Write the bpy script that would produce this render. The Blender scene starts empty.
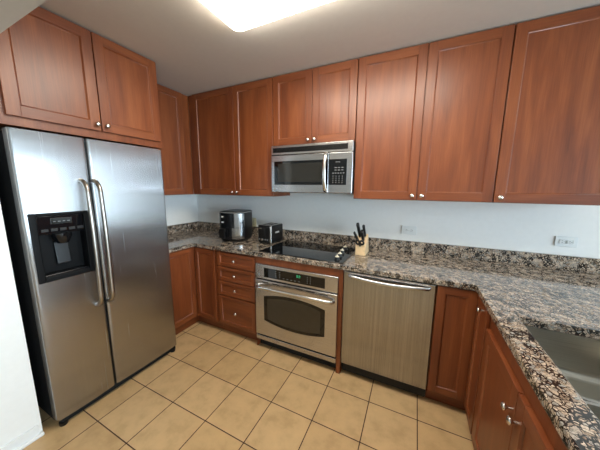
import bpy, bmesh, math, random
from mathutils import Vector, Matrix
PI = math.pi
S = bpy.context.scene
C = S.collection
random.seed(4)

# ------------------------------------------------------------------ camera
cam = bpy.data.cameras.new('camera')
cam.sensor_width = 36.0
cam.lens = 240.64 / 600 * 36.0
cam.clip_start = 0.02
co = bpy.data.objects.new('camera', cam); C.objects.link(co)
yw, pt, rl = math.radians(-25.528), math.radians(-8.990), math.radians(0.436)
fw = Vector((math.sin(yw)*math.cos(pt), math.cos(yw)*math.cos(pt), math.sin(pt)))
rt = Vector((math.cos(yw), -math.sin(yw), 0)); up = rt.cross(fw)
r2 = rt*math.cos(rl) + up*math.sin(rl); u2 = up*math.cos(rl) - rt*math.sin(rl)
m = Matrix((r2, u2, -fw)).transposed().to_4x4()
m.translation = Vector((2.0338, -2.3248, 1.4853))
co.matrix_world = m
S.camera = co

# ------------------------------------------------------------------ exposure, sky, daylight
S.view_settings.view_transform = 'Standard'
S.view_settings.look = 'None'
S.view_settings.gamma = 1.0
S.view_settings.use_curve_mapping = False
S.view_settings.exposure = 1.35
W = bpy.data.worlds.new('sky'); S.world = W
W.use_nodes = True
bg = W.node_tree.nodes['Background']
bg.inputs[0].default_value = (0.66, 0.85, 1.0, 1)
bg.inputs[1].default_value = 4.5
LIGHT_STRENGTH = 8.0
S.cycles.max_bounces = 8
S.cycles.diffuse_bounces = 5
S.cycles.glossy_bounces = 5
S.cycles.use_denoising = True
S.cycles.sample_clamp_indirect = 6.0
S.cycles.caustics_reflective = False

CEIL = 2.456
def portal(name, loc, rot, sx, sy):
    l = bpy.data.lights.new(name, 'AREA'); l.shape = 'RECTANGLE'; l.size = sx; l.size_y = sy
    l.cycles.is_portal = True
    o = bpy.data.objects.new(name, l); C.objects.link(o); o.location = loc; o.rotation_euler = rot
portal('daylight_portal', (6.0, -2.95, 1.22), (0, PI/2, 0), 2.1, 5.3)

# ------------------------------------------------------------------ materials
def lin(r, g, b):
    f = lambda c: ((c/255+0.055)/1.055)**2.4 if c/255 > 0.04045 else c/255/12.92
    return (f(r), f(g), f(b), 1)
def mat(name):
    M = bpy.data.materials.new(name); M.use_nodes = True
    nt = M.node_tree; return M, nt, nt.nodes['Principled BSDF']
def N(nt, t, **k):
    n = nt.nodes.new(t)
    for a, v in k.items(): setattr(n, a, v)
    return n
def ramp(nt, stops):
    n = N(nt, 'ShaderNodeValToRGB'); e = n.color_ramp.elements
    while len(e) < len(stops): e.new(0.5)
    for el, (p, c) in zip(e, stops): el.position = p; el.color = c
    return n
def plain(name, col, rough=0.5, metal=0.0, coat=0.0, noise=0.04, spec=0.5):
    M, nt, b = mat(name)
    tc = N(nt, 'ShaderNodeTexCoord'); nz = N(nt, 'ShaderNodeTexNoise'); nz.inputs['Scale'].default_value = 30
    nt.links.new(tc.outputs['Object'], nz.inputs['Vector'])
    k1 = tuple(c*(1-noise) for c in col[:3]) + (1,); k2 = tuple(min(1, c*(1+noise)) for c in col[:3]) + (1,)
    r = ramp(nt, [(0.3, k1), (0.7, k2)])
    nt.links.new(nz.outputs['Fac'], r.inputs['Fac']); nt.links.new(r.outputs['Color'], b.inputs['Base Color'])
    b.inputs['Roughness'].default_value = rough; b.inputs['Metallic'].default_value = metal
    b.inputs['Coat Weight'].default_value = coat; b.inputs['Specular IOR Level'].default_value = spec
    return M
def wood(name, c_dark, c_mid, c_light, axis='z', rough=0.40):
    M, nt, b = mat(name)
    tc = N(nt, 'ShaderNodeTexCoord'); oi = N(nt, 'ShaderNodeObjectInfo')
    mul = N(nt, 'ShaderNodeMath', operation='MULTIPLY'); mul.inputs[1].default_value = 37.0
    nt.links.new(oi.outputs['Random'], mul.inputs[0])
    add = N(nt, 'ShaderNodeVectorMath', operation='ADD')
    nt.links.new(tc.outputs['Object'], add.inputs[0]); nt.links.new(mul.outputs[0], add.inputs[1])
    mp = N(nt, 'ShaderNodeMapping')
    mp.inputs['Scale'].default_value = (9, 9, 0.9) if axis == 'z' else (0.9, 9, 9)
    nt.links.new(add.outputs[0], mp.inputs['Vector'])
    n1 = N(nt, 'ShaderNodeTexNoise'); n1.inputs['Scale'].default_value = 1.6; n1.inputs['Detail'].default_value = 5
    n1.inputs['Distortion'].default_value = 0.6
    nt.links.new(mp.outputs[0], n1.inputs['Vector'])
    mp2 = N(nt, 'ShaderNodeMapping')
    mp2.inputs['Scale'].default_value = (220, 220, 6) if axis == 'z' else (6, 220, 220)
    nt.links.new(add.outputs[0], mp2.inputs['Vector'])
    n2 = N(nt, 'ShaderNodeTexNoise'); n2.inputs['Scale'].default_value = 1.0; n2.inputs['Detail'].default_value = 3
    nt.links.new(mp2.outputs[0], n2.inputs['Vector'])
    mx = N(nt, 'ShaderNodeMix', data_type='FLOAT'); mx.inputs[0].default_value = 0.30
    nt.links.new(n1.outputs['Fac'], mx.inputs[2]); nt.links.new(n2.outputs['Fac'], mx.inputs[3])
    r = ramp(nt, [(0.30, c_dark), (0.5, c_mid), (0.70, c_light)])
    nt.links.new(mx.outputs[0], r.inputs['Fac']); nt.links.new(r.outputs['Color'], b.inputs['Base Color'])
    b.inputs['Roughness'].default_value = rough
    b.inputs['Coat Weight'].default_value = 0.18; b.inputs['Coat Roughness'].default_value = 0.30
    return M
def steel(name, col=(0.62, 0.60, 0.57), rough=0.26, axis='z', wav=0.0, aniso=0.0, grain=0.10, fine=420):
    M, nt, b = mat(name)
    tc = N(nt, 'ShaderNodeTexCoord'); mp = N(nt, 'ShaderNodeMapping')
    mp.inputs['Scale'].default_value = {'z': (fine, fine, fine/100), 'x': (4, 4, fine)}[axis]
    nt.links.new(tc.outputs['Object'], mp.inputs['Vector'])
    nz = N(nt, 'ShaderNodeTexNoise'); nz.inputs['Scale'].default_value = 1.0; nz.inputs['Detail'].default_value = 2
    nt.links.new(mp.outputs[0], nz.inputs['Vector'])
    k = tuple(c*(1-grain) for c in col) + (1,); k2 = tuple(min(1, c*(1+grain)) for c in col) + (1,)
    r = ramp(nt, [(0.3, k), (0.7, k2)])
    nt.links.new(nz.outputs['Fac'], r.inputs['Fac']); nt.links.new(r.outputs['Color'], b.inputs['Base Color'])
    rr = N(nt, 'ShaderNodeMapRange'); rr.inputs[3].default_value = rough*(1-grain); rr.inputs[4].default_value = rough*(1+grain)
    nt.links.new(nz.outputs['Fac'], rr.inputs[0]); nt.links.new(rr.outputs[0], b.inputs['Roughness'])
    b.inputs['Metallic'].default_value = 1.0
    bp = N(nt, 'ShaderNodeBump'); bp.inputs['Strength'].default_value = 0.0 if aniso else 0.04; bp.inputs['Distance'].default_value = 0.001
    nt.links.new(nz.outputs['Fac'], bp.inputs['Height'])
    if wav:
        n3 = N(nt, 'ShaderNodeTexNoise'); n3.inputs['Scale'].default_value = 1.0; n3.inputs['Detail'].default_value = 1
        mq = N(nt, 'ShaderNodeMapping'); mq.inputs['Scale'].default_value = (1.2, 1.2, 3.5)
        nt.links.new(tc.outputs['Object'], mq.inputs['Vector']); nt.links.new(mq.outputs[0], n3.inputs['Vector'])
        b2 = N(nt, 'ShaderNodeBump'); b2.inputs['Strength'].default_value = 1.0; b2.inputs['Distance'].default_value = wav
        nt.links.new(n3.outputs['Fac'], b2.inputs['Height']); nt.links.new(b2.outputs[0], bp.inputs['Normal'])
    nt.links.new(bp.outputs[0], b.inputs['Normal'])
    if aniso:
        ge = N(nt, 'ShaderNodeNewGeometry'); cr = N(nt, 'ShaderNodeVectorMath', operation='CROSS_PRODUCT')
        cr.inputs[1].default_value = (0, 0, 1) if axis == 'z' else (0.3, 0.3, 1)
        nt.links.new(ge.outputs['Normal'], cr.inputs[0])
        nt.links.new(cr.outputs[0], b.inputs['Tangent']); b.inputs['Anisotropic'].default_value = aniso
    return M
def granite(name):
    M, nt, b = mat(name)
    tc = N(nt, 'ShaderNodeTexCoord')
    nd = N(nt, 'ShaderNodeTexNoise'); nd.inputs['Scale'].default_value = 38; nd.inputs['Detail'].default_value = 2
    nt.links.new(tc.outputs['Object'], nd.inputs['Vector'])
    sc = N(nt, 'ShaderNodeVectorMath', operation='SCALE'); sc.inputs['Scale'].default_value = 0.022
    nt.links.new(nd.outputs['Color'], sc.inputs[0])
    ad = N(nt, 'ShaderNodeVectorMath', operation='ADD')
    nt.links.new(tc.outputs['Object'], ad.inputs[0]); nt.links.new(sc.outputs[0], ad.inputs[1])
    v = N(nt, 'ShaderNodeTexVoronoi', feature='F1'); v.inputs['Scale'].default_value = 80
    ve = N(nt, 'ShaderNodeTexVoronoi', feature='DISTANCE_TO_EDGE'); ve.inputs['Scale'].default_value = 80
    for q in (v, ve): nt.links.new(ad.outputs[0], q.inputs['Vector'])
    sep = N(nt, 'ShaderNodeSeparateColor'); nt.links.new(v.outputs['Color'], sep.inputs[0])
    cell = ramp(nt, [(0.0, lin(128, 108, 92)), (0.25, lin(178, 158, 138)), (0.5, lin(208, 190, 170)), (0.75, lin(172, 158, 144)), (1.0, lin(152, 152, 148))])
    nt.links.new(sep.outputs[0], cell.inputs['Fac'])
    n2 = N(nt, 'ShaderNodeTexNoise'); n2.inputs['Scale'].default_value = 260; n2.inputs['Detail'].default_value = 3
    nt.links.new(tc.outputs['Object'], n2.inputs['Vector'])
    sp = ramp(nt, [(0.38, (0.45, 0.45, 0.45, 1)), (0.60, (1.1, 1.1, 1.1, 1))])
    nt.links.new(n2.outputs['Fac'], sp.inputs['Fac'])
    mm = N(nt, 'ShaderNodeMix', data_type='RGBA', blend_type='MULTIPLY'); mm.inputs[0].default_value = 0.8
    nt.links.new(cell.outputs['Color'], mm.inputs[6]); nt.links.new(sp.outputs['Color'], mm.inputs[7])
    # black matrix between the blobs, wider for some cells
    th = N(nt, 'ShaderNodeMapRange'); th.inputs[3].default_value = -0.09; th.inputs[4].default_value = 0.17
    n4 = N(nt, 'ShaderNodeTexNoise'); n4.inputs['Scale'].default_value = 26; n4.inputs['Detail'].default_value = 2
    nt.links.new(tc.outputs['Object'], n4.inputs['Vector'])
    mr0 = N(nt, 'ShaderNodeMath', operation='SUBTRACT')
    nt.links.new(n4.outputs['Fac'], mr0.inputs[0]); mr0.inputs[1].default_value = 0.47
    mr1 = N(nt, 'ShaderNodeMath', operation='MULTIPLY_ADD'); mr1.inputs[1].default_value = -0.7
    nt.links.new(mr0.outputs[0], mr1.inputs[0]); nt.links.new(ve.outputs['Distance'], mr1.inputs[2])
    edge = ramp(nt, [(0.045, (0, 0, 0, 1)), (0.11, (1, 1, 1, 1))])
    nt.links.new(mr1.outputs[0], edge.inputs['Fac'])
    mx = N(nt, 'ShaderNodeMix', data_type='RGBA')
    mx.inputs[6].default_value = lin(30, 28, 27)
    nt.links.new(edge.outputs['Color'], mx.inputs[0]); nt.links.new(mm.outputs[2], mx.inputs[7])
    nt.links.new(mx.outputs[2], b.inputs['Base Color'])
    b.inputs['Roughness'].default_value = 0.09
    b.inputs['IOR'].default_value = 1.75
    return M
def tiles(name):
    M, nt, b = mat(name)
    tc = N(nt, 'ShaderNodeTexCoord'); mp = N(nt, 'ShaderNodeMapping')
    mp.inputs['Location'].default_value = (-0.31 + 0.3065*20, 0.782 + 0.3015*20, 0)
    nt.links.new(tc.outputs['Object'], mp.inputs['Vector'])
    br = N(nt, 'ShaderNodeTexBrick'); br.offset = 0.0; br.squash = 1.0
    br.inputs['Scale'].default_value = 1.0; br.inputs['Brick Width'].default_value = 0.3065
    br.inputs['Row Height'].default_value = 0.3015; br.inputs['Mortar Size'].default_value = 0.0032
    br.inputs['Mortar Smooth'].default_value = 0.15; br.inputs['Bias'].default_value = 0
    br.inputs['Color1'].default_value = lin(204, 172, 128); br.inputs['Color2'].default_value = lin(196, 163, 118)
    br.inputs['Mortar'].default_value = lin(66, 42, 26)
    nt.links.new(mp.outputs[0], br.inputs['Vector'])
    nz = N(nt, 'ShaderNodeTexNoise'); nz.inputs['Scale'].default_value = 9; nz.inputs['Detail'].default_value = 6; nz.inputs['Roughness'].default_value = 0.6
    nt.links.new(tc.outputs['Object'], nz.inputs['Vector'])
    r = ramp(nt, [(0.32, (0.80, 0.78, 0.74, 1)), (0.5, (1, 1, 1, 1)), (0.68, (1.10, 1.10, 1.08, 1))])
    nt.links.new(nz.outputs['Fac'], r.inputs['Fac'])
    mm = N(nt, 'ShaderNodeMix', data_type='RGBA', blend_type='MULTIPLY'); mm.inputs[0].default_value = 0.8
    nt.links.new(br.outputs['Color'], mm.inputs[6]); nt.links.new(r.outputs['Color'], mm.inputs[7])
    nt.links.new(mm.outputs[2], b.inputs['Base Color'])
    rr = N(nt, 'ShaderNodeMapRange'); rr.inputs[3].default_value = 0.36; rr.inputs[4].default_value = 0.85
    nt.links.new(br.outputs['Fac'], rr.inputs[0]); nt.links.new(rr.outputs[0], b.inputs['Roughness'])
    iv = N(nt, 'ShaderNodeMath', operation='SUBTRACT'); iv.inputs[0].default_value = 1.0
    nt.links.new(br.outputs['Fac'], iv.inputs[1])
    bp = N(nt, 'ShaderNodeBump'); bp.inputs['Strength'].default_value = 0.6; bp.inputs['Distance'].default_value = 0.002
    nt.links.new(iv.outputs[0], bp.inputs['Height']); nt.links.new(bp.outputs[0], b.inputs['Normal'])
    return M
def emit(name, col, s):
    M, nt, b = mat(name)
    b.inputs['Base Color'].default_value = col
    b.inputs['Emission Color'].default_value = col; b.inputs['Emission Strength'].default_value = s
    return M
def glass(name):
    M, nt, b = mat(name)
    nt.nodes.remove(b)
    out = nt.nodes['Material Output']
    t = N(nt, 'ShaderNodeBsdfTransparent'); g = N(nt, 'ShaderNodeBsdfGlossy'); g.inputs['Roughness'].default_value = 0.02
    fr = N(nt, 'ShaderNodeFresnel'); fr.inputs['IOR'].default_value = 1.3
    mx = N(nt, 'ShaderNodeMixShader')
    nt.links.new(fr.outputs[0], mx.inputs[0]); nt.links.new(t.outputs[0], mx.inputs[1]); nt.links.new(g.outputs[0], mx.inputs[2])
    nt.links.new(mx.outputs[0], out.inputs['Surface'])
    return M

M_WALL = plain('wall_paint', lin(238, 239, 237), 0.6, noise=0.012)
M_CEIL = plain('ceiling_paint', lin(206, 200, 192), 0.8, noise=0.012)
M_TRIM = plain('white_trim', lin(232, 234, 234), 0.35, noise=0.01)
M_TILE = tiles('floor_tiles')
CH = (lin(97, 46, 22), lin(121, 62, 30), lin(140, 79, 42))
M_WV = wood('cherry_upright_grain', *CH, axis='z')
M_WH = wood('cherry_level_grain', *CH, axis='x')
M_IN = plain('cabinet_shadow_gap', lin(40, 20, 10), 0.7)
M_GRAN = granite('granite')
M_STZ = steel('brushed_steel_upright', col=(0.40, 0.40, 0.40), axis='z', rough=0.24, aniso=0.85, grain=0.16, fine=160)
M_STX = steel('brushed_steel_level', col=(0.56, 0.56, 0.57), axis='x', rough=0.24)
M_FR = steel('fridge_steel', col=(0.39, 0.385, 0.38), axis='z', rough=0.27, wav=0.003, aniso=0.93, grain=0.03, fine=200)
M_CHROME = plain('satin_nickel', (0.72, 0.70, 0.66, 1), 0.22, 1.0)
M_DARKST = plain('warm_handle_steel', (0.40, 0.37, 0.33, 1), 0.28, 1.0)
M_BLACK = plain('black_plastic', lin(10, 10, 11), 0.32)
M_MATTE = plain('matte_black', lin(14, 14, 14), 0.7)
M_BGL = plain('black_glass', lin(8, 8, 9), 0.04, spec=0.6)
M_PANEL = plain('gloss_black_panel', lin(16, 17, 20), 0.12)
M_MESH = plain('oven_window_glass', lin(60, 55, 46), 0.08)
M_LITE = plain('pale_marking', lin(200, 202, 200), 0.5)
M_GREY = plain('grey_marking', lin(120, 122, 122), 0.5)
M_CREAM = plain('cream_plastic', lin(214, 206, 186), 0.4)
M_DISP = plain('dull_black_plastic', lin(5, 5, 6), 0.5, spec=0.2)
M_GREEN = emit('green_digits', lin(70, 215, 150), 0.12)
M_BLOCK = plain('light_block_wood', lin(224, 194, 152), 0.5, noise=0.10)
M_LAMP = emit('lit_diffuser', lin(255, 249, 234), LIGHT_STRENGTH)
M_OUT = plain('white_plastic', lin(228, 232, 232), 0.35, noise=0.01)
M_SINK = steel('sink_steel', col=(0.47, 0.46, 0.42), axis='x', rough=0.30)
M_GLASS = glass('window_glass')
M_SLOT = plain('dark_slot', lin(30, 30, 30), 0.6)

# ------------------------------------------------------------------ mesh helpers
def merge(bm, tmp, mi=0):
    for f in tmp.faces: f.material_index = mi
    me = bpy.data.meshes.new('tmp'); tmp.to_mesh(me); tmp.free(); bm.from_mesh(me); bpy.data.meshes.remove(me)
def box(bm, x0, x1, y0, y1, z0, z1, bev=0.0, mi=0, seg=2):
    t = bmesh.new()
    bmesh.ops.create_cube(t, size=1)
    for v in t.verts:
        v.co = Vector((x0 if v.co.x < 0 else x1, y0 if v.co.y < 0 else y1, z0 if v.co.z < 0 else z1))
    if bev > 0:
        bmesh.ops.bevel(t, geom=t.edges[:], offset=bev, segments=seg, profile=0.5, affect='EDGES')
    merge(bm, t, mi); return bm
def B(*a, **k): return box(bmesh.new(), *a, **k)
def lathe(bm, prof, origin=(0,0,0), axis=(0,0,1), n=24, mi=0, cap=True):
    """prof: list of (radius, height) along axis"""
    t = bmesh.new(); ax = Vector(axis).normalized()
    q = Vector((0,0,1)).rotation_difference(ax); rings = []
    for r, h in prof:
        if r < 1e-6: rings.append([t.verts.new(Vector(origin) + q @ Vector((0,0,h)))])
        else: rings.append([t.verts.new(Vector(origin) + q @ Vector((r*math.cos(2*PI*i/n), r*math.sin(2*PI*i/n), h))) for i in range(n)])
    for a, b in zip(rings, rings[1:]):
        for i in range(n):
            j = (i+1) % n
            if len(a) == 1 and len(b) == 1: continue
            if len(a) == 1: t.faces.new((a[0], b[i], b[j]))
            elif len(b) == 1: t.faces.new((a[i], a[j], b[0]))
            else: t.faces.new((a[i], a[j], b[j], b[i]))
    if cap and len(rings[0]) > 1: t.faces.new(rings[0][::-1])
    if cap and len(rings[-1]) > 1: t.faces.new(rings[-1])
    bmesh.ops.recalc_face_normals(t, faces=t.faces[:])
    merge(bm, t, mi); return bm
def tube(bm, pts, r, n=14, mi=0, flat=None):
    """sweep a round (or elliptical, flat=(a,b)) section along pts"""
    t = bmesh.new(); pts = [Vector(p) for p in pts]; rings = []; ref = None
    for i, p in enumerate(pts):
        d = (pts[min(i+1, len(pts)-1)] - pts[max(i-1, 0)]).normalized()
        if ref is None:
            ref = d.orthogonal().normalized()
            if flat is not None: ref = Vector(flat[2]); ref = (ref - d*ref.dot(d)).normalized()
        else: ref = (ref - d*ref.dot(d)).normalized()
        s = d.cross(ref)
        a, b = (r, r) if flat is None else flat[:2]
        if callable(r): a = b = r(i/(len(pts)-1))
        rings.append([t.verts.new(p + ref*a*math.cos(2*PI*k/n) + s*b*math.sin(2*PI*k/n)) for k in range(n)])
    for a, b in zip(rings, rings[1:]):
        for k in range(n): t.faces.new((a[k], a[(k+1)%n], b[(k+1)%n], b[k]))
    t.faces.new(rings[0][::-1]); t.faces.new(rings[-1])
    bmesh.ops.recalc_face_normals(t, faces=t.faces[:])
    merge(bm, t, mi); return bm
def loft(bm, secs, mi=0, cap=True):
    t = bmesh.new(); rs = [[t.verts.new(p) for p in s] for s in secs]; n = len(rs[0])
    for a, b in zip(rs, rs[1:]):
        for k in range(n): t.faces.new((a[k], a[(k+1)%n], b[(k+1)%n], b[k]))
    if cap: t.faces.new(rs[0][::-1]); t.faces.new(rs[-1])
    bmesh.ops.recalc_face_normals(t, faces=t.faces[:])
    merge(bm, t, mi); return bm
def prism(bm, poly, axis, a0, a1, mi=0, bev=0.0):
    """poly in the two other axes (x,z for axis y; y,z for axis x; x,y for axis z)"""
    def p(u, v, w): return {'x': (w, u, v), 'y': (u, w, v), 'z': (u, v, w)}[axis]
    t = bmesh.new()
    A = [t.verts.new(p(u, v, a0)) for u, v in poly]; Bv = [t.verts.new(p(u, v, a1)) for u, v in poly]
    n = len(poly)
    for k in range(n): t.faces.new((A[k], A[(k+1)%n], Bv[(k+1)%n], Bv[k]))
    t.faces.new(A[::-1]); t.faces.new(Bv)
    bmesh.ops.recalc_face_normals(t, faces=t.faces[:])
    if bev: bmesh.ops.bevel(t, geom=t.edges[:], offset=bev, segments=2, profile=0.5, affect='EDGES')
    merge(bm, t, mi); return bm
def obj(name, bm, mats, parent=None, loc=None, smooth=True):
    me = bpy.data.meshes.new(name); bm.to_mesh(me); bm.free()
    for q in (mats if isinstance(mats, (list, tuple)) else [mats]): me.materials.append(q)
    if smooth:
        for p in me.polygons: p.use_smooth = True
        me.set_sharp_from_angle(angle=math.radians(50))
    o = bpy.data.objects.new(name, me); C.objects.link(o)
    if smooth:
        wn = o.modifiers.new('weighted_normal', 'WEIGHTED_NORMAL'); wn.keep_sharp = True; wn.weight = 90
    if parent: o.parent = parent
    if loc: o.location = loc
    return o
def tag(o, label, cat, group=None):
    o['label'] = label; o['category'] = cat
    if group: o['group'] = group
    return o
def thing(name, label, cat, loc=(0,0,0), rz=0.0, group=None):
    o = bpy.data.objects.new(name, None); o.empty_display_size = 0.1; C.objects.link(o)
    o.location = loc; o.rotation_euler = (0, 0, rz)
    return tag(o, label, cat, group)
def struct(name, bm, m, parent=None):
    o = obj(name, bm, m, parent)
    if not parent: o['kind'] = 'structure'
    return o

# ------------------------------------------------------------------ the room
XR, YB = 6.0, -5.9
struct('floor', B(-2.52, XR, YB, 0.12, -0.1, 0), M_TILE)
struct('ceiling', B(-2.52, XR+0.12, YB-0.12, 0.12, CEIL, CEIL+0.1), M_CEIL)
struct('wall_back', B(-0.73, XR+0.12, 0, 0.12, 0, CEIL), M_WALL)
struct('wall_left', B(-0.73, -0.61, -1.87, 0, 0, CEIL), M_WALL)
struct('wall_hall', B(-2.4, 0.10, -2.13, -1.87, 0, CEIL), M_WALL)
struct('wall_far', B(-2.52, -2.4, YB-0.12, -1.87, 0, CEIL), M_WALL)
struct('trim_1', B(0.10, XR, -2.65, -1.87, 2.095, CEIL), M_CEIL)       # dropped header across the opening
b_ = bmesh.new()
box(b_, 0.1, 0.113, -2.13, -1.885, 0, 0.075, 0.003); box(b_, 0.1, 0.128, -2.13, -1.87, 0, 0.022, 0.006)
struct('baseboard_left', b_, M_TRIM)
b_ = bmesh.new()
box(b_, XR, XR+0.12, YB, -5.6, 0, CEIL); box(b_, XR, XR+0.12, -0.3, 0, 0, CEIL)
box(b_, XR, XR+0.12, -5.6, -0.3, 0, 0.17); box(b_, XR, XR+0.12, -5.6, -0.3, 2.27, CEIL)
struct('wall_right', b_, M_WALL)
b_ = bmesh.new()
box(b_, -2.4, XR+0.12, YB-0.12, YB, 0, CEIL)
struct('wall_rear', b_, M_WALL)
def window(name, axis, pos, a0, a1, z0, z1, nm):
    b_ = bmesh.new()
    def bx(u0, u1, w0, w1):
        if axis == 'x': box(b_, pos+0.03, pos+0.09, u0, u1, w0, w1, 0.004)
        else: box(b_, u0, u1, pos-0.09, pos-0.03, w0, w1, 0.004)
    bx(a0, a1, z0, z0+0.06); bx(a0, a1, z1-0.06, z1)
    for k in range(nm+1):
        u = a0 + (a1-a0-0.06)*k/nm; bx(u, u+0.06, z0, z1)
    w = struct(name, b_, M_TRIM)
    g = B(pos+0.055, pos+0.062, a0+.05, a1-.05, z0+.05, z1-.05) if axis == 'x' else B(a0+.05, a1-.05, pos-0.062, pos-0.055, z0+.05, z1-.05)
    struct('pane', g, M_GLASS, w)
window('window_1', 'x', XR, -5.6, -0.3, 0.17, 2.27, 3)

# ------------------------------------------------------------------ cabinetry
KNOB = [(0.0045, 0), (0.0045, 0.010), (0.006, 0.014), (0.0125, 0.018), (0.0145, 0.022), (0.0135, 0.026), (0.008, 0.029), (0, 0.030)]
def add_knob(parent, x, z, y):
    obj('knob', lathe(bmesh.new(), KNOB, (x, y, z), (0, -1, 0), 20), M_CHROME, parent)
def door(cab, x0, x1, z0, z1, y=0.0, t=0.02, st=0.057, rl=None, rb=None, knob=None, kind='door'):
    """framed door with beaded opening and flat recessed panel; back face on local y, front at y - t"""
    rl = st if rl is None else rl; rb = rl if rb is None else rb
    b = bmesh.new(); f = y - t
    box(b, x0, x0+st, f, y, z0, z1, 0.0025, 0); box(b, x1-st, x1, f, y, z0, z1, 0.0025, 0)
    box(b, x0+st-0.001, x1-st+0.001, f+0.0003, y, z0, z0+rb, 0.0018, 1); box(b, x0+st-0.001, x1-st+0.001, f+0.0003, y, z1-rl, z1, 0.0018, 1)
    # bead moulding around the opening
    ox0, ox1, oz0, oz1 = x0+st, x1-st, z0+rb, z1-rl
    prof = [(-0.001, f+0.003), (0.0015, f+0.0012), (0.0065, f+0.0085), (0.0085, f+0.0095), (0.0085, y)]
    rings = []
    for d, yy in prof: rings.append([Vector((ox0+d, yy, oz0+d)), Vector((ox1-d, yy, oz0+d)), Vector((ox1-d, yy, oz1-d)), Vector((ox0+d, yy, oz1-d))])
    tmp = bmesh.new(); rs = [[tmp.verts.new(p) for p in s] for s in rings]
    for a, c in zip(rs, rs[1:]):
        for k in range(4):
            q = tmp.faces.new((a[k], a[(k+1) % 4], c[(k+1) % 4], c[k]))
    for q in tmp.faces: q.normal_update()
    bmesh.ops.recalc_face_normals(tmp, faces=tmp.faces[:])
    for q in tmp.faces:
        if q.normal.y > 0: q.normal_flip()
    merge(b, tmp, 0)
    d = obj(kind, b, [M_WV, M_WH], cab)
    pb = box(bmesh.new(), ox0+0.004, ox1-0.004, f+0.009, y-0.001, oz0+0.004, oz1-0.004)
    obj('panel', pb, M_WV if kind == 'door' else M_WH, d)
    if knob: add_knob(d, knob[0], knob[1], f)
    return d
def carcass(cab, x0, x1, d, z0, z1, y0=0.0, back=0.004, extra=None):
    b = box(bmesh.new(), x0, x1, y0, y0+d-back, z0, z1, 0.0015)
    if extra: extra(b)
    return obj('carcass', b, M_WV, cab)
def cab(label, loc, rz, cat='wall cabinet', name='wall_cabinet'):
    return thing(name, label, cat, loc, rz)

ZB, ZT = 1.392, 2.4505
# uppers on the back wall: local x = world x, local y=0 is the carcass front (world y = -0.326)
YU = -0.326
c = cab('tall cherry two-door wall cabinet in the corner left of the microwave', (0, YU, ZB), 0)
carcass(c, -0.283, 0.803, 0.326, 0, ZT-ZB)
h = ZT-ZB
door(c, -0.205, 0.345, 0.004, h-0.004, knob=(0.318, 0.036))
door(c, 0.349, 0.801, 0.004, h-0.004, knob=(0.376, 0.036))
c = cab('short cherry two-door wall cabinet directly above the microwave', (0, YU, 1.852), 0)
carcass(c, 0.806, 1.567, 0.326, 0, ZT-1.852); h = ZT-1.852
door(c, 0.808, 1.1895, 0.004, h-0.004, knob=(1.162, 0.034))
door(c, 1.1935, 1.565, 0.004, h-0.004, knob=(1.221, 0.034))
c = cab('tall cherry two-door wall cabinet just right of the microwave', (0, YU, ZB), 0)
carcass(c, 1.570, 2.490, 0.326, 0, ZT-ZB); h = ZT-ZB
door(c, 1.572, 2.0355, 0.004, h-0.004, knob=(2.006, 0.036))
door(c, 2.0395, 2.488, 0.004, h-0.004, knob=(2.069, 0.036))
c = cab('widest single-door cherry wall cabinet, farthest from the fridge', (0, YU, ZB), 0)
carcass(c, 2.493, 3.045, 0.326, 0, ZT-ZB)
door(c, 2.496, 3.042, 0.004, h-0.004, knob=(2.524, 0.036))
# left wall upper, faces +x ; local x = world y
c = cab('cherry wall cabinet on the left wall half hidden behind the fridge cabinet', (-0.284, 0, ZB), PI/2)
carcass(c, -0.935, -0.327, 0.326, 0, ZT-ZB)
door(c, -0.928, -0.425, 0.004, h-0.004)
# over the fridge
c = cab('deep two-door cherry cabinet above the stainless fridge', (0.090, 0, 1.795), PI/2, 'fridge cabinet')
carcass(c, -1.868, -0.940, 0.70, 0, ZT-1.795)
h2 = ZT-1.795
door(c, -1.798, -1.378, 0.048, h2-0.006, knob=(-1.402, 0.086))
door(c, -1.372, -0.958, 0.048, h2-0.006, knob=(-1.346, 0.086))

# base cabinets
def base(label, loc, rz, x0, x1, depth=0.61, kx0=None, kx1=None, top=0.876):
    c = thing('base_cabinet', label, 'base cabinet', loc, rz)
    b = box(bmesh.new(), x0, x1, 0, depth-0.004, 0.105, top, 0.001)
    o = obj('carcass', b, M_WV, c)
    obj('toe_kick', box(bmesh.new(), kx0 if kx0 is not None else x0, kx1 if kx1 is not None else x1, 0.045, 0.065, 0, 0.105), M_WH, c)
    return c
YBF = -0.61
c = base('cherry base cabinet on the left wall between fridge and corner', (0, 0, 0), PI/2, -0.985, -0.612, 0.61, kx1=-0.566)
door(c, -0.975, -0.634, 0.115, 0.868, st=0.050)
c = base('narrow one-door cherry base cabinet in the corner left of the drawers', (0, YBF, 0), 0, 0.0, 0.309, kx0=-0.044)
door(c, 0.022, 0.291, 0.115, 0.868, st=0.045)
c = base('cherry base cabinet with a stack of four drawers left of the oven', (0, YBF, 0), 0, 0.311, 0.781)
for k, (z0, z1) in enumerate(((0.724, 0.862), (0.580, 0.717), (0.428, 0.573), (0.122, 0.418))):
    door(c, 0.330, 0.773, z0, z1, st=0.038, rl=0.030, knob=(0.5515, (z0+z1)/2), kind='drawer')
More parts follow.
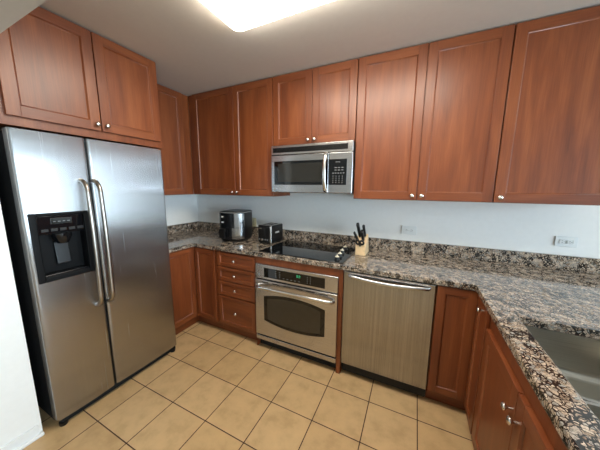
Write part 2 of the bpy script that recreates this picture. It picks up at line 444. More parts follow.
# oven housing : wood surround
c = thing('oven_cabinet', 'cherry oven housing framing the built-in oven', 'base cabinet', (0, YBF, 0), 0)
b = bmesh.new()
box(b, 0.783, 0.789, -0.012, 0.59, 0, 0.876); box(b, 1.5535, 1.586, -0.018, 0.59, 0.0, 0.876, 0.001)
box(b, 0.789, 1.5535, -0.016, 0.10, 0.816, 0.876, 0.001); box(b, 0.789, 1.5535, 0.0, 0.59, 0.082, 0.09)
obj('carcass', b, M_WV, c)
obj('toe_kick', B(0.789, 1.5535, 0.03, 0.05, 0, 0.082), M_MATTE, c)
c = base('narrow one-door cherry base cabinet right of the dishwasher', (0, YBF, 0), 0, 2.200, 2.43, kx1=2.475)
door(c, 2.203, 2.416, 0.115, 0.870, st=0.047)
# right leg, faces -x : local x = -world y
XL = 2.43
c = base('narrow cherry base cabinet with one knob in the corner beside the sink cabinet', (XL, 0, 0), -PI/2, 0.612, 0.872, 0.61, kx0=0.566)
door(c, 0.655, 0.862, 0.115, 0.862, st=0.045, knob=(0.79, 0.826))
c = thing('base_cabinet', 'cherry sink base cabinet with two doors under the sink', 'base cabinet', (XL, 0, 0), -PI/2)
b = bmesh.new()
box(b, 0.874, 1.80, 0, 0.02, 0.105, 0.876, 0.001); box(b, 0.874, 0.892, 0.02, 0.6, 0.105, 0.876); box(b, 1.782, 1.80, 0.02, 0.6, 0.105, 0.876)
box(b, 0.892, 1.782, 0.02, 0.6, 0.105, 0.123); box(b, 0.892, 1.782, 0.588, 0.6, 0.123, 0.876)
obj('carcass', b, M_WV, c)
obj('toe_kick', B(0.874, 1.80, 0.045, 0.065, 0, 0.105), M_WH, c)
door(c, 0.882, 1.316, 0.118, 0.776, knob=(1.287, 0.681))
door(c, 1.320, 1.792, 0.118, 0.776, knob=(1.349, 0.681))

# ------------------------------------------------------------------ countertop + backsplash
ct = thing('countertop', 'U-shaped speckled brown granite countertop with backsplash', 'countertop')
SX0, SX1, SY0, SY1 = 2.4912, 2.955, -1.74, -0.9857
Z0, Z1 = 0.8765, 0.914
XE, YE = 3.25, -1.815
b = bmesh.new()
# top slab as a grid of quads with the sink opening left out
xs = [-0.606, 0.03, XL-0.03, SX0, SX1, XE]; ys = [YE, SY0, -0.986, SY1 if SY1 != -0.986 else -0.9857, -0.64, -0.004]
ys = [YE, SY0, SY1, -0.984, -0.64, -0.004]
def filled(i, j):
    xm, ym = (xs[i]+xs[i+1])/2, (ys[j]+ys[j+1])/2
    if ym > -0.64: return True
    if xm < 0.03: return ym > -0.9855
    if xm < XL-0.03: return False
    return not (SX0 < xm < SX1 and SY0 < ym < SY1)
vt = {}
def gv(i, j, z):
    k = (i, j, z)
    if k not in vt: vt[k] = b.verts.new((xs[i], ys[j], z))
    return vt[k]
for i in range(5):
    for j in range(5):
        if not filled(i, j): continue
        b.faces.new((gv(i, j, Z1), gv(i+1, j, Z1), gv(i+1, j+1, Z1), gv(i, j+1, Z1)))
        b.faces.new((gv(i, j+1, Z0), gv(i+1, j+1, Z0), gv(i+1, j, Z0), gv(i, j, Z0)))
        for (di, dj, a, c_) in ((-1, 0, (0, 1), (0, 0)), (1, 0, (1, 0), (1, 1)), (0, -1, (0, 0), (1, 0)), (0, 1, (1, 1), (0, 1))):
            ii, jj = i+di, j+dj
            if 0 <= ii < 5 and 0 <= jj < 5 and filled(ii, jj): continue
            p, q = (i+a[0], j+a[1]), (i+c_[0], j+c_[1])
            b.faces.new((gv(*p, Z0), gv(*q, Z0), gv(*q, Z1), gv(*p, Z1)))
bmesh.ops.recalc_face_normals(b, faces=b.faces[:])
ed = [e for e in b.edges if len(e.link_faces) == 2 and e.calc_face_angle(0) > 0.5]
bmesh.ops.bevel(b, geom=ed, offset=0.004, segments=3, profile=0.5, affect='EDGES')
obj('worktop', b, M_GRAN, ct)
b = bmesh.new()
box(b, -0.606, 3.30, -0.024, -0.004, Z1+0.0002, 1.016, 0.002); box(b, -0.606, -0.586, -0.985, -0.024, Z1+0.0002, 1.016, 0.002)
obj('backsplash', b, M_GRAN, ct)
# overhang support for the far end of the peninsula
pn = thing('peninsula_panel', 'cherry back panel under the outer edge of the peninsula worktop', 'panel')
obj('board', B(3.045, 3.065, -1.80, -0.01, 0, 0.876, 0.001), M_WV, pn)

# ------------------------------------------------------------------ sink
sk = thing('sink', 'stainless steel double-bowl sink set into the granite worktop', 'sink', (0, 0, 0))
def bowl(x0, x1, y0, y1, zt, zb, r=0.05):
    def rr(x0, x1, y0, y1, r, z, n=6):
        P = []
        for cx, cy, a in ((x1-r, y1-r, 0), (x0+r, y1-r, PI/2), (x0+r, y0+r, PI), (x1-r, y0+r, 1.5*PI)):
            for k in range(n+1): P.append(Vector((cx+r*math.cos(a+PI/2*k/n), cy+r*math.sin(a+PI/2*k/n), z)))
        return P
    t = bmesh.new(); secs = [rr(x0-0.012, x1+0.012, y0-0.012, y1+0.012, r+0.012, zt), rr(x0, x1, y0, y1, r, zt)]
    secs.append(rr(x0+0.004, x1-0.004, y0+0.004, y1-0.004, r, zb+0.035))
    for k in range(1, 6):
        a = PI/2*k/5; d = 0.004+0.035*(1-math.cos(a)); secs.append(rr(x0+d, x1-d, y0+d, y1-d, r, zb+0.035*(1-math.sin(a))))
    rs = [[t.verts.new(p) for p in s] for s in secs]; n = len(rs[0])
    for a, c in zip(rs, rs[1:]):
        for k in range(n): t.faces.new((a[k], a[(k+1)%n], c[(k+1)%n], c[k]))
    cx, cy = (x0+x1)/2, (y0+y1)/2
    t.faces.new(rs[-1])
    bmesh.ops.recalc_face_normals(t, faces=t.faces[:])
    for f in t.faces:
        if f.normal.z < -0.2: bmesh.ops.reverse_faces(t, faces=t.faces[:]); break
    return t
obj('bowl', bowl(SX0-0.004, SX1+0.004, -1.395, SY1+0.004, 0.8755, 0.69), M_SINK, sk)
obj('bowl', bowl(SX0-0.004, SX1+0.004, SY0-0.004, -1.42, 0.8755, 0.72), M_SINK, sk)
for yy, zz in ((-1.19, 0.69), (-1.58, 0.72)):
    obj('drain', lathe(bmesh.new(), [(0.045, 0.001), (0.045, 0.003), (0.036, 0.004), (0.03, 0.002), (0, 0.002)], (2.72, yy, zz), n=28), M_CHROME, sk)

# ------------------------------------------------------------------ refrigerator
fr = thing('refrigerator', 'stainless steel side-by-side refrigerator with black ice dispenser', 'refrigerator', (0, 0, 0))
FX = 0.174; FY0, FYS, FY1 = -1.8212, -1.5000, -1.0002; FZ0, FZ1 = 0.058, 1.770
obj('casing', B(-0.58, 0.098, -1.815, -1.006, 0.03, 1.765, 0.004), M_MATTE, fr)
def fridge_door(y0, y1, z0, z1, hole=None):
    xb, R, bul = 0.104, 0.016, 0.006
    prof = [(xb, y0)]
    for k in range(5):
        a = PI/2*k/4; prof.append((FX-bul-R+R*math.sin(a), y0+R-R*math.cos(a)))
    ycs = [y0+R+(y1-y0-2*R)*k/10 for k in range(1, 10)]
    if hole: ycs = [v for v in ycs if min(abs(v-hole[0]), abs(v-hole[1])) > 0.01] + [hole[0], hole[1]]
    for v in sorted(ycs): prof.append((None, v))
    for k in range(5):
        a = PI/2*(1-k/4); prof.append((FX-bul-R+R*math.sin(a), y1-R+R*math.cos(a)))
    prof.append((xb, y1))
    yc, hw = (y0+y1)/2, (y1-y0)/2-R
    P = [(FX-bul+bul*(1-((y-yc)/hw)**2) if x is None else x, y) for x, y in prof]
    zs = [z0, z1] + ([hole[2], hole[3]] if hole else []); zs.sort()
    t = bmesh.new(); V = [[t.verts.new((x, y, z)) for x, y in P] for z in zs]
    for a in range(len(zs)-1):
        for k in range(len(P)-1):
            if hole and abs(zs[a]-hole[2]) < 1e-6 and hole[0]-1e-6 <= P[k][1] and P[k+1][1] <= hole[1]+1e-6: continue
            t.faces.new((V[a][k], V[a][k+1], V[a+1][k+1], V[a+1][k]))
        t.faces.new((V[a][-1], V[a][0], V[a+1][0], V[a+1][-1]))
    t.faces.new(V[0]); t.faces.new(V[-1][::-1])
    bmesh.ops.recalc_face_normals(t, faces=t.faces[:])
    return t
HO = (-1.788, -1.546, 0.946, 1.318)
dl = obj('door', fridge_door(FY0, FYS-0.004, FZ0, FZ1, HO), M_FR, fr)
dr = obj('door', fridge_door(FYS+0.004, FY1, FZ0, FZ1), M_FR, fr)
def fhandle(par, y):
    pts = []; z0, z1 = 0.705, 1.515; xo = 0.238
    for k in range(9):
        a = PI/2*k/8; pts.append((0.168+(xo-0.168)*math.sin(a), y, z1-0.075*(1-math.cos(a)) ))
    for k in range(1, 12): pts.append((xo+0.008*math.sin(PI*k/12), y, z1-0.075-(z1-z0-0.15)*k/12))
    for k in range(9):
        a = PI/2*(1-k/8); pts.append((0.168+(xo-0.168)*math.sin(a), y, z0+0.075*(1-math.cos(a))))
    obj('handle', tube(bmesh.new(), pts, 0.0125, 16), M_DARKST, par)
fhandle(dl, -1.553); fhandle(dr, -1.487)
# dispenser
b = bmesh.new(); y0, y1, z0, z1 = -1.802, -1.534, 0.934, 1.330; w = 0.030
for a in ((y0, y0+w, z0, z1), (y1-w, y1, z0, z1), (y0+w, y1-w, z0, z0+w), (y0+w, y1-w, z1-w*0.6, z1)):
    box(b, 0.160, 0.1765, *a, 0.004)
dp = obj('dispenser', b, M_DISP, dl)
b = bmesh.new()   # recess liner
box(b, 0.105, 0.108, y0+0.02, y1-0.02, z0+0.02, z1-0.02)
box(b, 0.105, 0.162, y0+0.018, y0+0.031, z0+0.02, z1-0.02); box(b, 0.105, 0.162, y1-0.031, y1-0.018, z0+0.02, z1-0.02)
obj('recess', b, M_DISP, dp)
t = bmesh.new(); prism(t, [(0.105, 1.205), (0.160, 1.205), (0.172, 1.312), (0.105, 1.312)], 'y', y0+0.031, y1-0.031, 0, 0.003)
cp = obj('control_panel', t, M_PANEL, dp)
t = bmesh.new()
for k in range(5): box(t, 0.161+0.0015, 0.1665+0.0012, -1.758+k*0.040, -1.728+k*0.040, 1.222, 1.238, 0.001)
obj('button_row', t, M_SLOT, dp)
t = bmesh.new(); box(t, 0.1668, 0.1708, -1.715, -1.62, 1.262, 1.298, 0.0015)
obj('display', t, M_BGL, dp)
t = bmesh.new()
for k in range(4): box(t, 0.1705, 0.1715, -1.705+k*0.021, -1.694+k*0.021, 1.276, 1.280)
obj('marking', t, M_GREY, dp)
t = lathe(bmesh.new(), [(0.046, 0), (0.046, 0.018), (0.034, 0.05), (0.026, 0.06)], (0.146, -1.668, 1.206), (0, 0, -1), 24)
obj('spout', t, M_PANEL, dp)
t = bmesh.new(); prism(t, [(0.112, 1.15), (0.122, 1.15), (0.138, 1.02), (0.128, 1.015)], 'y', -1.70, -1.636, 0, 0.003)
obj('paddle', t, M_BLACK, dp)
t = bmesh.new(); box(t, 0.107, 0.168, y0+0.031, y1-0.031, 0.955, 0.972, 0.003)
for k in range(7): box(t, 0.118+k*0.006, 0.121+k*0.006, y0+0.05, y1-0.05, 0.972, 0.9745)
obj('drip_tray', t, M_PANEL, dp)
b = B(0.03, 0.150, -1.80, -1.006, 0.012, 0.052, 0.004)
for k in range(5): box(b, 0.149, 0.153, -1.77, -1.03, 0.016+k*0.007, 0.019+k*0.007)
obj('grille', b, M_MATTE, fr)
for yy in (-1.788, -1.03):
    obj('foot', lathe(bmesh.new(), [(0.0, 0), (0.020, 0.0), (0.022, 0.004), (0.022, 0.022), (0.008, 0.026), (0.008, 0.04)], (0.140, yy, 0.0), n=18), M_BLACK, fr)
for yy in (-1.79, -1.03):
    obj('roller', lathe(bmesh.new(), [(0.008, -0.01), (0.026, -0.01), (0.026, 0.01), (0.008, 0.01)], (-0.50, yy, 0.026), (0, 1, 0), 18), M_BLACK, fr)

# ------------------------------------------------------------------ microwave
mw = thing('microwave', 'stainless over-the-range microwave under the short wall cabinet', 'microwave', (0, 0, 0))
MX0, MX1, MZ0, MZ1 = 0.812, 1.566, 1.434, 1.849
obj('body', B(MX0, MX1, -0.362, -0.006, MZ0, MZ1, 0.004), M_BLACK, mw)
MF = -0.392
tp = obj('top_panel', B(MX0, MX1, MF, -0.362, 1.767, MZ1, 0.006), M_STX, mw)
b = B(0.834, 1.524, MF-0.0025, MF+0.004, 1.786, 1.828, 0.001)
for k in range(5): box(b, 0.838, 1.520, MF-0.005, MF, 1.789+k*0.0078, 1.7925+k*0.0078)
obj('vent_grille', b, M_BLACK, tp)
d = obj('door', B(MX0, 1.366, MF, -0.362, MZ0+0.002, 1.764, 0.006), M_STX, mw)
obj('window', B(0.846, 1.362, MF-0.0025, MF+0.004, 1.503, 1.711, 0.002), M_BGL, d)
obj('window_mesh', B(0.884, 1.318, MF-0.0032, MF, 1.528, 1.690, 0.0004), plain('microwave_window_mesh', lin(38, 36, 32), 0.08), d)
pts = [(1.343, MF+0.004, 1.764)] + [(1.343, MF-0.010-0.036*math.sin(PI*(k/16))**0.7, 1.762-0.312*k/16) for k in range(0, 17)] + [(1.343, MF+0.004, 1.448)]
obj('handle', tube(bmesh.new(), pts, 0.012, 14, flat=(0.015, 0.009, (1, 0, 0))), M_CHROME, d)
q = obj('control_panel', B(1.368, MX1, MF, -0.362, MZ0+0.002, 1.764, 0.006), M_STX, mw)
obj('keypad', B(1.370, 1.520, MF-0.0025, MF+0.004, 1.504, 1.711, 0.002), M_BGL, q)
KEYS = []; y_ = MF-0.0032
for k in range(3): KEYS.append(B(1.428+k*0.014, 1.437+k*0.014, y_, MF, 1.684, 1.690))
for r_ in range(2):
    for k in range(3): KEYS.append(B(1.420+k*0.028, 1.438+k*0.028, y_, MF, 1.640-r_*0.020, 1.646-r_*0.020))
for k in range(5): KEYS.append(B(1.402+k*0.022, 1.414+k*0.022, y_, MF, 1.596, 1.602))
for r_ in range(4):
    for k in range(4): KEYS.append(B(1.404+k*0.026, 1.412+k*0.026, y_, MF, 1.572-r_*0.017, 1.577-r_*0.017))
for bb in KEYS: obj('key', bb, M_GREY, q)
def emblem(par, x, y, z, r):
    b = lathe(bmesh.new(), [(0, 0), (r, 0), (r, 0.0016), (r*0.86, 0.0016), (r*0.86, 0.001), (0, 0.001)], (x, y, z), (0, -1, 0), 24)
    # interlaced script monogram strokes inside the ring
    tube(b, [(x-r*0.1+r*0.38*math.cos(a), y-0.0012, z+r*0.45*math.sin(a)) for a in [0.6+0.45*i for i in range(12)]], r*0.07, 6, 1)
    tube(b, [(x+r*0.28+r*0.26*math.cos(a), y-0.0012, z+r*0.4*math.sin(a)) for a in [0.9+0.4*i for i in range(11)]], r*0.07, 6, 1)
    obj('emblem', b, [M_GREY, M_LITE], par)
emblem(d, 0.850, MF, 1.460, 0.011)
b = B(0.95, 1.10, -0.30, -0.20, MZ0-0.004, MZ0+0.002, 0.001); obj('filter', b, M_GREY, mw)

# ------------------------------------------------------------------ oven
ov = thing('oven', 'built-in stainless wall oven under the black cooktop', 'oven', (0, 0, 0))
OX0, OX1, OF = 0.7905, 1.5525, -0.648
obj('body', B(OX0+0.004, OX1-0.004, -0.622, -0.06, 0.093, 0.812, 0.002), M_MATTE, ov)
q = obj('control_panel', B(OX0, OX1, OF+0.006, -0.622, 0.683, 0.815, 0.006), M_STX, ov)
obj('panel_glass', B(0.884, 1.448, OF+0.003, OF+0.012, 0.704, 0.788, 0.002), M_BGL, q)
KEYS = []; yy = OF+0.0024
for r_ in range(4):
    for k in range(2): KEYS.append(B(1.00+k*0.038, 1.012+k*0.038, yy, yy+0.002, 0.722+r_*0.016, 0.726+r_*0.016))
    for k in range(2): KEYS.append(B(1.296+k*0.026, 1.305+k*0.026, yy, yy+0.002, 0.722+r_*0.016, 0.726+r_*0.016))
for k in range(5): KEYS.append(B(1.075+k*0.036, 1.09+k*0.036, yy, yy+0.002, 0.720, 0.724))
for bb in KEYS: obj('key', bb, M_GREY, q)
b = bmesh.new()
SEG = {'1': 'bc', '2': 'abged', '3': 'abgcd', '8': 'abcdefg', '0': 'abcdef'}
def digit(b, ch, x, z, w, h, y):
    s = 0.0022
    pos = {'a': (x, x+w, z+h-s, z+h), 'g': (x, x+w, z+h/2-s/2, z+h/2+s/2), 'd': (x, x+w, z, z+s), 'f': (x, x+s, z+h/2, z+h), 'e': (x, x+s, z, z+h/2),
           'b': (x+w-s, x+w, z+h/2, z+h), 'c': (x+w-s, x+w, z, z+h/2)}
    for k in SEG[ch]: box(b, *pos[k][:2], y, y+0.002, *pos[k][2:])
for k, ch in enumerate('82'): digit(b, ch, 1.204+k*0.020, 0.754, 0.013, 0.020, yy)
obj('clock_digits', b, M_GREEN, q)
emblem(q, 0.832, OF+0.006, 0.722, 0.011)
OD0, OD1 = 0.148, 0.674
# door with arched window opening: front slab plus the window set on it
d = obj('door', B(OX0, OX1, OF, -0.622, OD0, OD1, 0.006), M_STX, ov)
def arch(x0, x1, zl, zm, bl, bm_, n=20):
    P = []
    for k in range(n+1):
        u = k/n; P.append((x0+(x1-x0)*u, bl+(bm_-bl)*4*u*(1-u)))
    for k in range(n+1):
        u = 1-k/n; P.append((x0+(x1-x0)*u, zl+(zm-zl)*4*u*(1-u)))
    return P
t = bmesh.new(); prism(t, arch(0.884, 1.456, 0.528, 0.566, 0.300, 0.262), 'y', OF-0.0015, OF+0.004)
obj('window', t, M_BGL, d)
t = bmesh.new(); prism(t, arch(0.920, 1.420, 0.508, 0.540, 0.318, 0.288), 'y', OF-0.0022, OF+0.002)
obj('window_glass', t, M_MESH, d)
for k in range(6): obj('vent_slot', B(0.865+k*0.108, 0.935+k*0.108, OF-0.0006, OF+0.003, 0.653, 0.661), M_SLOT, d)
pts = []
for k in range(25):
    u = k/24; x = 0.832+(1.514-0.832)*u; s = math.sin(PI*u)
    pts.append((x, OF-0.030-0.030*min(1, s**0.6), 0.618+0.012*s))
pts = [(0.820, OF+0.002, 0.616)] + pts + [(1.526, OF+0.002, 0.616)]
obj('handle', tube(bmesh.new(), pts, 0.0, 14, flat=(0.014, 0.010, (0, 0, 1))), M_CHROME, d)
obj('bottom_strip', B(OX0, OX1, OF+0.006, -0.622, 0.092, 0.132, 0.004), M_STX, ov)

# ------------------------------------------------------------------ dishwasher
dw = thing('dishwasher', 'stainless dishwasher with bowed bar handle right of the oven', 'dishwasher', (0, 0, 0))
obj('tub', B(1.591, 2.196, -0.600, -0.06, 0.03, 0.872, 0.002), M_MATTE, dw)
d = obj('door', B(1.5925, 2.1940, -0.634, -0.600, 0.112, 0.870, 0.005), M_STZ, dw)
pts = [(1.632, -0.632, 0.843)]
for k in range(21):
    u = k/20; s = math.sin(PI*u); pts.append((1.640+0.512*u, -0.648-0.024*s**0.7, 0.842-0.010*s))
pts.append((2.160, -0.632, 0.843))
obj('handle', tube(bmesh.new(), pts, 0.0, 14, flat=(0.013, 0.009, (0, 0, 1))), M_STX, d)
obj('toe_panel', B(1.594, 2.193, -0.570, -0.55, 0.0, 0.105, 0.002), M_MATTE, dw)

# ------------------------------------------------------------------ cooktop
ck = thing('cooktop', 'black glass electric cooktop set in the granite above the oven', 'cooktop', (0, 0, Z1))
obj('glass_top', B(0.812, 1.574, -0.606, -0.104, 0.0004, 0.007, 0.003), M_BGL, ck)
b = bmesh.new()
for x0, x1, y0, y1 in ((0.809, 1.577, -0.610, -0.604), (0.809, 1.577, -0.106, -0.100), (0.809, 0.8125, -0.604, -0.106), (1.5735, 1.577, -0.604, -0.106)):
    box(b, x0, x1, y0, y1, 0.0003, 0.0055, 0.001)
obj('rim', b, M_BLACK, ck)
for x, y, r in ((0.96, -0.48, 0.10), (0.98, -0.22, 0.078), (1.28, -0.49, 0.078), (1.28, -0.23, 0.105)):
    t = bmesh.new()
    for q_ in (r, r*0.6):
        lathe(t, [(q_-0.0012, 0), (q_, 0), (q_, 0.0003), (q_-0.0012, 0.0003)], (x, y, 0.0070), n=48, cap=False)
    obj('burner_ring', t, M_SLOT, ck)
for x, y in ((1.512, -0.552), (1.505, -0.452), (1.494, -0.345), (1.486, -0.215)):
    k = obj('knob', lathe(bmesh.new(), [(0.024, 0.0), (0.024, 0.004), (0.0195, 0.006), (0.018, 0.022), (0.016, 0.025), (0, 0.0255)], (x, y, 0.0072), n=24), [M_BLACK], ck)
    obj('grip', box(lathe(bmesh.new(), [(0.0165, 0.0), (0.0165, 0.003), (0.015, 0.004), (0, 0.0042)], (x, y, 0.0328), n=24), x-0.004, x+0.004, y-0.015, y+0.015, 0.036, 0.046, 0.002), M_CREAM, k)

# ------------------------------------------------------------------ air fryer
af = thing('air_fryer', 'black and steel air fryer in the corner of the counter', 'air fryer', (0.292, -0.280, Z1+0.001), math.radians(12.5))
def plan(a, bfr, bbk, z, n=96, e=5.0):
    P = []
    for k in range(n):
        th = 2*PI*k/n; cx, sy = math.cos(th), math.sin(th)
        x = a*math.copysign(abs(cx)**(2/e), cx); y = (bbk if sy > 0 else bfr)*math.copysign(abs(sy)**(2/e), sy)
        if sy < 0: y *= 1.0+0.10*(1-(x/a)**2)
        P.append(Vector((x, y, z)))
    return P
A0 = 0.140
secs = [plan(A0+d, 0.146+d, 0.150+d, z) for d, z in ((-0.016, 0.0), (-0.009, 0.012), (-0.002, 0.05), (0, 0.15), (0, 0.25), (-0.001, 0.300), (-0.006, 0.312), (-0.03, 0.3165))] + [plan(0.03, 0.03, 0.03, 0.318)]
obj('housing', loft(bmesh.new(), secs), M_BLACK, af)
def shell(th0, th1, z0, z1, off, n=26, zz=5):
    """curved plate standing off the housing between two angles"""
    t = bmesh.new(); rows = []
    for j in range(zz+1):
        z = z0+(z1-z0)*j/zz; row = []
        sh = 0.008*max(0, (0.05-z)/0.05)
        for off_ in (0.0, off):
            r = []
            for k in range(n+1):
                th = th0+(th1-th0)*k/n; cx, sy = math.cos(th), math.sin(th); e = 5.0; a = A0-sh+off_; bf = 0.146-sh+off_
                x = a*math.copysign(abs(cx)**(2/e), cx); y = bf*math.copysign(abs(sy)**(2/e), sy)*(1.0+0.10*(1-(x/a)**2))
                r.append(t.verts.new((x, y, z)))
            row.append(r)
        rows.append(row)
    for (i0, i1) in zip(rows, rows[1:]):
        for k in range(n):
            t.faces.new((i0[1][k], i0[1][k+1], i1[1][k+1], i1[1][k])); t.faces.new((i0[0][k], i1[0][k], i1[0][k+1], i0[0][k+1]))
        for k in (0, n): t.faces.new((i0[0][k], i0[1][k], i1[1][k], i1[0][k]))
    for rw in (rows[0], rows[-1]):
        for k in range(n): t.faces.new((rw[0][k], rw[0][k+1], rw[1][k+1], rw[1][k]))
    bmesh.ops.recalc_face_normals(t, faces=t.faces[:])
    return t
f_ = lambda x: (math.copysign(abs(x/A0)**(5.0/2), x))
def ang(x): return 1.5*PI + math.asin(max(-1, min(1, f_(x))))
obj('front_band', shell(ang(-0.137), ang(-0.116), 0.150, 0.296, 0.003), M_STZ, af)
obj('front_band', shell(ang(0.056), ang(0.1365), 0.150, 0.296, 0.003), M_STZ, af)
obj('control_panel', shell(ang(-0.116), ang(0.056), 0.150, 0.300, 0.0035), M_PANEL, af)
dwr = obj('drawer', shell(ang(-0.137), ang(0.1365), 0.030, 0.147, 0.003), M_STZ, af)
obj('drawer_panel', shell(ang(-0.116), ang(0.028), 0.020, 0.147, 0.0045), M_PANEL, dwr)
b = bmesh.new(); prism(b, [(-0.156, 0.140), (-0.193, 0.138), (-0.204, 0.120), (-0.198, 0.045), (-0.184, 0.040), (-0.180, 0.105), (-0.156, 0.110)], 'x', -0.098, -0.036, 0, 0.004)
obj('handle', b, M_BLACK, dwr)
for z in (0.262, 0.207):
    kb = obj('dial', lathe(bmesh.new(), [(0.019, 0), (0.019, 0.004), (0.014, 0.006), (0.013, 0.014), (0, 0.0145)], (-0.066, -0.1608, z), (0, -1, 0), 24), M_PANEL, af)
    obj('dial_face', B(-0.078, -0.054, -0.1768, -0.1750, z-0.006, z+0.008, 0.0006), M_LITE, kb)
t = loft(bmesh.new(), [plan(A0+d, 0.146+d, 0.150+d, z) for d, z in ((0.0015, 0.301), (0.0015, 0.305), (-0.002, 0.308))])
obj('rim', t, M_GREY, af)

# ------------------------------------------------------------------ toaster
to = thing('toaster', 'small black two-slot toaster between air fryer and cooktop', 'toaster', (0.700, -0.238, Z1+0.001), math.radians(-4.6)); to.scale = (1.12, 1.12, 1.12)
b = box(bmesh.new(), -0.075, 0.075, -0.094, 0.094, 0.010, 0.168, 0.010, 0, 3)
obj('housing', b, M_BLACK, to)
b = bmesh.new()
box(b, -0.0665, 0.0665, -0.086, 0.086, 0.166, 0.1695, 0.0015, 0)
tpl = obj('top_plate', b, M_DARKST, to)
for x in (-0.026, 0.026): obj('slot', B(x-0.014, x+0.014, -0.068, 0.068, 0.168, 0.1702, 0.0003), M_MATTE, tpl)
b = bmesh.new(); box(b, 0.058, 0.0768, -0.0965, -0.080, 0.012, 0.166, 0.007, 0, 3)
obj('corner_trim', b, M_CHROME, to)
b = bmesh.new(); box(b, -0.008, 0.008, -0.0955, -0.093, 0.040, 0.140, 0.0008); obj('lever_track', b, M_MATTE, to)
b = bmesh.new(); box(b, -0.062, -0.022, -0.112, -0.093, 0.136, 0.146, 0.003); obj('lever', b, M_CHROME, to)
k = obj('dial', lathe(bmesh.new(), [(0.013, 0), (0.012, 0.010), (0, 0.0105)], (-0.020, -0.094, 0.040), (0, -1, 0), 20), M_CHROME, to)
for x in (-0.055, 0.012, 0.034): obj('button', lathe(bmesh.new(), [(0.0065, 0), (0.006, 0.004), (0, 0.0045)], (x, -0.094, 0.040), (0, -1, 0), 14), M_GREY, to)
t = bmesh.new()   # maker's mark on the long side
for k in range(5): box(t, 0.0748, 0.0757, -0.028+k*0.012, -0.020+k*0.012, 0.094+(k % 2)*0.002, 0.110, 0.0003)
obj('logo', t, M_LITE, to)
for x in (-0.055, 0.055):
    for y in (-0.07, 0.07): obj('foot', lathe(bmesh.new(), [(0.010, 0), (0.010, 0.012)], (x, y, 0.0), n=14), M_MATTE, to)

# ------------------------------------------------------------------ knife block and knives
kb = thing('knife_block', 'light wooden knife block right of the cooktop', 'knife block', (1.642, -0.236, Z1), 0)
prof = [(-0.084, 0.001), (-0.084, 0.084), (0.016, 0.168), (0.030, 0.170), (0.085, 0.010), (0.085, 0.001)]
b = bmesh.new(); prism(b, prof, 'x', -0.041, 0.043, 0, 0.003)
blk = obj('block', b, M_BLOCK, kb)
t = bmesh.new()
for x, u in ((-0.020, .75), (0.022, .80), (-0.028, .42), (0.014, .45), (0.006, .10), (-0.012, .12)):
    y = -0.084+0.100*u; z = 0.084+0.084*u
    nrm = Vector((0, -0.643, 0.766)); tn = Vector((0, 0.766, 0.643)); cc = Vector((x, y, z))+nrm*0.0004
    vs = [cc+Vector((sx*0.0025, 0, 0))+tn*(st*0.013) for sx, st in ((-1,-1),(1,-1),(1,1),(-1,1))]
    t.faces.new([t.verts.new(p) for p in vs])
r_ = bmesh.ops.extrude_face_region(t, geom=t.faces[:])
bmesh.ops.translate(t, verts=[v for v in r_['geom'] if isinstance(v, bmesh.types.BMVert)], vec=(0, -0.0004, 0.0004))
obj('slots', t, M_SLOT, blk)
KN = [(-0.020, .75, 0.135, 0.0205, (-0.10, -0.46, 0.88), 'longest black-handled knife standing highest in the wooden block'),
      (0.022, .80, 0.112, 0.0180, (-0.08, -0.46, 0.88), 'black-handled knife at the right rear of the wooden block'),
      (-0.028, .42, 0.092, 0.0150, (-0.26, -0.55, 0.79), 'thin short black knife leaning out at the left of the block'),
      (0.014, .45, 0.105, 0.0210, (-0.04, -0.52, 0.85), 'thick black knife handle in the middle row of the block')]
for x, u, L, r, ax, lab in KN:
    base_ = Vector((1.642+x, -0.236-0.084+0.100*u, Z1+0.084+0.084*u)); a = Vector(ax).normalized(); s = Vector((1, 0, 0))
    k = thing('kitchen_knife', lab, 'knife', base_, 0, 'knives in the wooden block')
    pts = []; prof_ = [(0.006, .85), (0.02, .92), (.3, .95), (.5, 1.0), (.75, .98), (.9, 1.05), (.97, .9), (1.0, .5)]
    t = bmesh.new(); w_ = a.cross(s).normalized(); secs = []
    for f, g in prof_:
        secs.append([a*(0.008+f*L)+s*(r*0.62*g*math.cos(2*PI*i/12))+w_*(r*g*math.sin(2*PI*i/12)) for i in range(12)])
    loft(t, secs); obj('handle', t, M_BLACK, k)
    for f in (.3, .55, .8): obj('rivet', lathe(bmesh.new(), [(0, -r*0.64), (0.003, -r*0.64), (0.003, r*0.64), (0, r*0.64)], tuple(a*(f*L)), (1, 0, 0), 10), M_GREY, k)
    t = bmesh.new(); secs = [[a*q+s*(0.0012*i)+w_*(0.011*j) for i, j in ((-1,-1),(1,-1),(1,1),(-1,1))] for q in (0.003, 0.009)]
    loft(t, secs); obj('bolster', t, M_CHROME, k)
sc = thing('kitchen_scissors', 'black-handled kitchen shears low at the front of the block', 'scissors', (1.642, -0.236, Z1), 0, 'knives in the wooden block')
for sx in (-1, 1):
    cc = Vector((-0.003+sx*0.017, -0.098, 0.116)); a = Vector((0, -0.55, 0.83)).normalized()
    P = [cc+Vector((1, 0, 0))*0.014*math.cos(2*PI*k/20)+a*0.021*math.sin(2*PI*k/20) for k in range(21)]
    obj('handle', tube(bmesh.new(), P, 0.0088, 10), M_BLACK, sc)
obj('blade', B(-0.008, 0.002, -0.088, -0.080, 0.078, 0.100, 0.002), M_BLACK, sc)

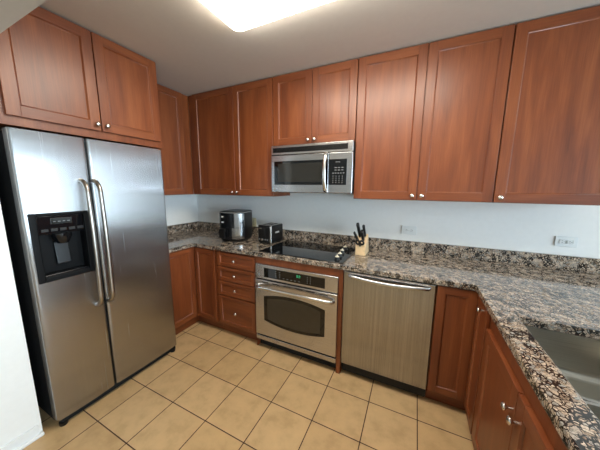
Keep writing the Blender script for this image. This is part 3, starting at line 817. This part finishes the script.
# ------------------------------------------------------------------ outlets
def outlet(label, x, z, horiz, wide, tall, M_OUT=M_OUT):
    o = thing('wall_outlet', label, 'outlet', (x, 0, z), 0, 'outlets on the back wall')
    obj('cover_plate', B(-wide/2, wide/2, -0.0075, -0.0005, -tall/2, tall/2, 0.003), M_OUT, o)
    for s in (-1, 1):
        cx, cz = (s*0.0195, 0) if horiz else (0, s*0.0195)
        r = obj('receptacle', B(cx-0.016, cx+0.016, -0.0095, -0.007, cz-0.0145, cz+0.0145, 0.004), M_OUT, o)
        t = bmesh.new()
        for q in (-1, 1):
            if horiz: box(t, cx-0.006, cx+0.002, -0.0099, -0.0094, q*0.0055-0.0011, q*0.0055+0.0011)
            else: box(t, q*0.0055-0.0011, q*0.0055+0.0011, -0.0099, -0.0094, cz-0.002, cz+0.006)
        lathe(t, [(0.0022, 0), (0.0022, 0.0004), (0, 0.0004)], (cx+(0.008 if horiz else 0), -0.0095, cz-(0 if horiz else 0.008)), (0, -1, 0), 12)
        obj('slots', t, M_SLOT, r)
    obj('screw', lathe(bmesh.new(), [(0.003, 0), (0.0025, 0.001), (0, 0.0012)], (0, -0.0075, 0), (0, -1, 0), 12), M_CHROME, o)
outlet('white sideways duplex outlet on the back wall above the dishwasher', 2.000, 1.112, True, 0.122, 0.076)
outlet('white sideways duplex outlet farthest from the fridge on the back wall', 3.018, 1.115, True, 0.118, 0.072)
outlet('upright ivory outlet on the back wall behind the air fryer', 0.315, 1.062, False, 0.072, 0.116, plain('ivory_plastic', lin(222, 212, 180), 0.4))

# ------------------------------------------------------------------ ceiling light
cl = thing('ceiling_light', 'large white lit fluorescent panel on the kitchen ceiling', 'ceiling light', (0, 0, CEIL))
LX0, LX1, LY0, LY1 = 0.967, 2.22, -1.46, -1.012
def rrect(x0, x1, y0, y1, r, z, n=6):
    P = []
    for cx, cy, a in ((x1-r, y1-r, 0), (x0+r, y1-r, PI/2), (x0+r, y0+r, PI), (x1-r, y0+r, 1.5*PI)):
        for k in range(n+1): P.append(Vector((cx+r*math.cos(a+PI/2*k/n), cy+r*math.sin(a+PI/2*k/n), z)))
    return P
secs = []
for k in range(6):
    a = PI/2*k/5; d_ = 0.022*(1-math.cos(a)); secs.append(rrect(LX0+d_, LX1-d_, LY0+d_, LY1-d_, 0.045, -0.028-0.022*math.sin(a)))
secs.insert(0, rrect(LX0, LX1, LY0, LY1, 0.045, -0.004))
obj('diffuser', loft(bmesh.new(), secs), M_LAMP, cl)
obj('base_plate', loft(bmesh.new(), [rrect(LX0+.02, LX1-.02, LY0+.02, LY1-.02, .03, -0.0035), rrect(LX0+.02, LX1-.02, LY0+.02, LY1-.02, .03, -0.0005)]), M_TRIM, cl)
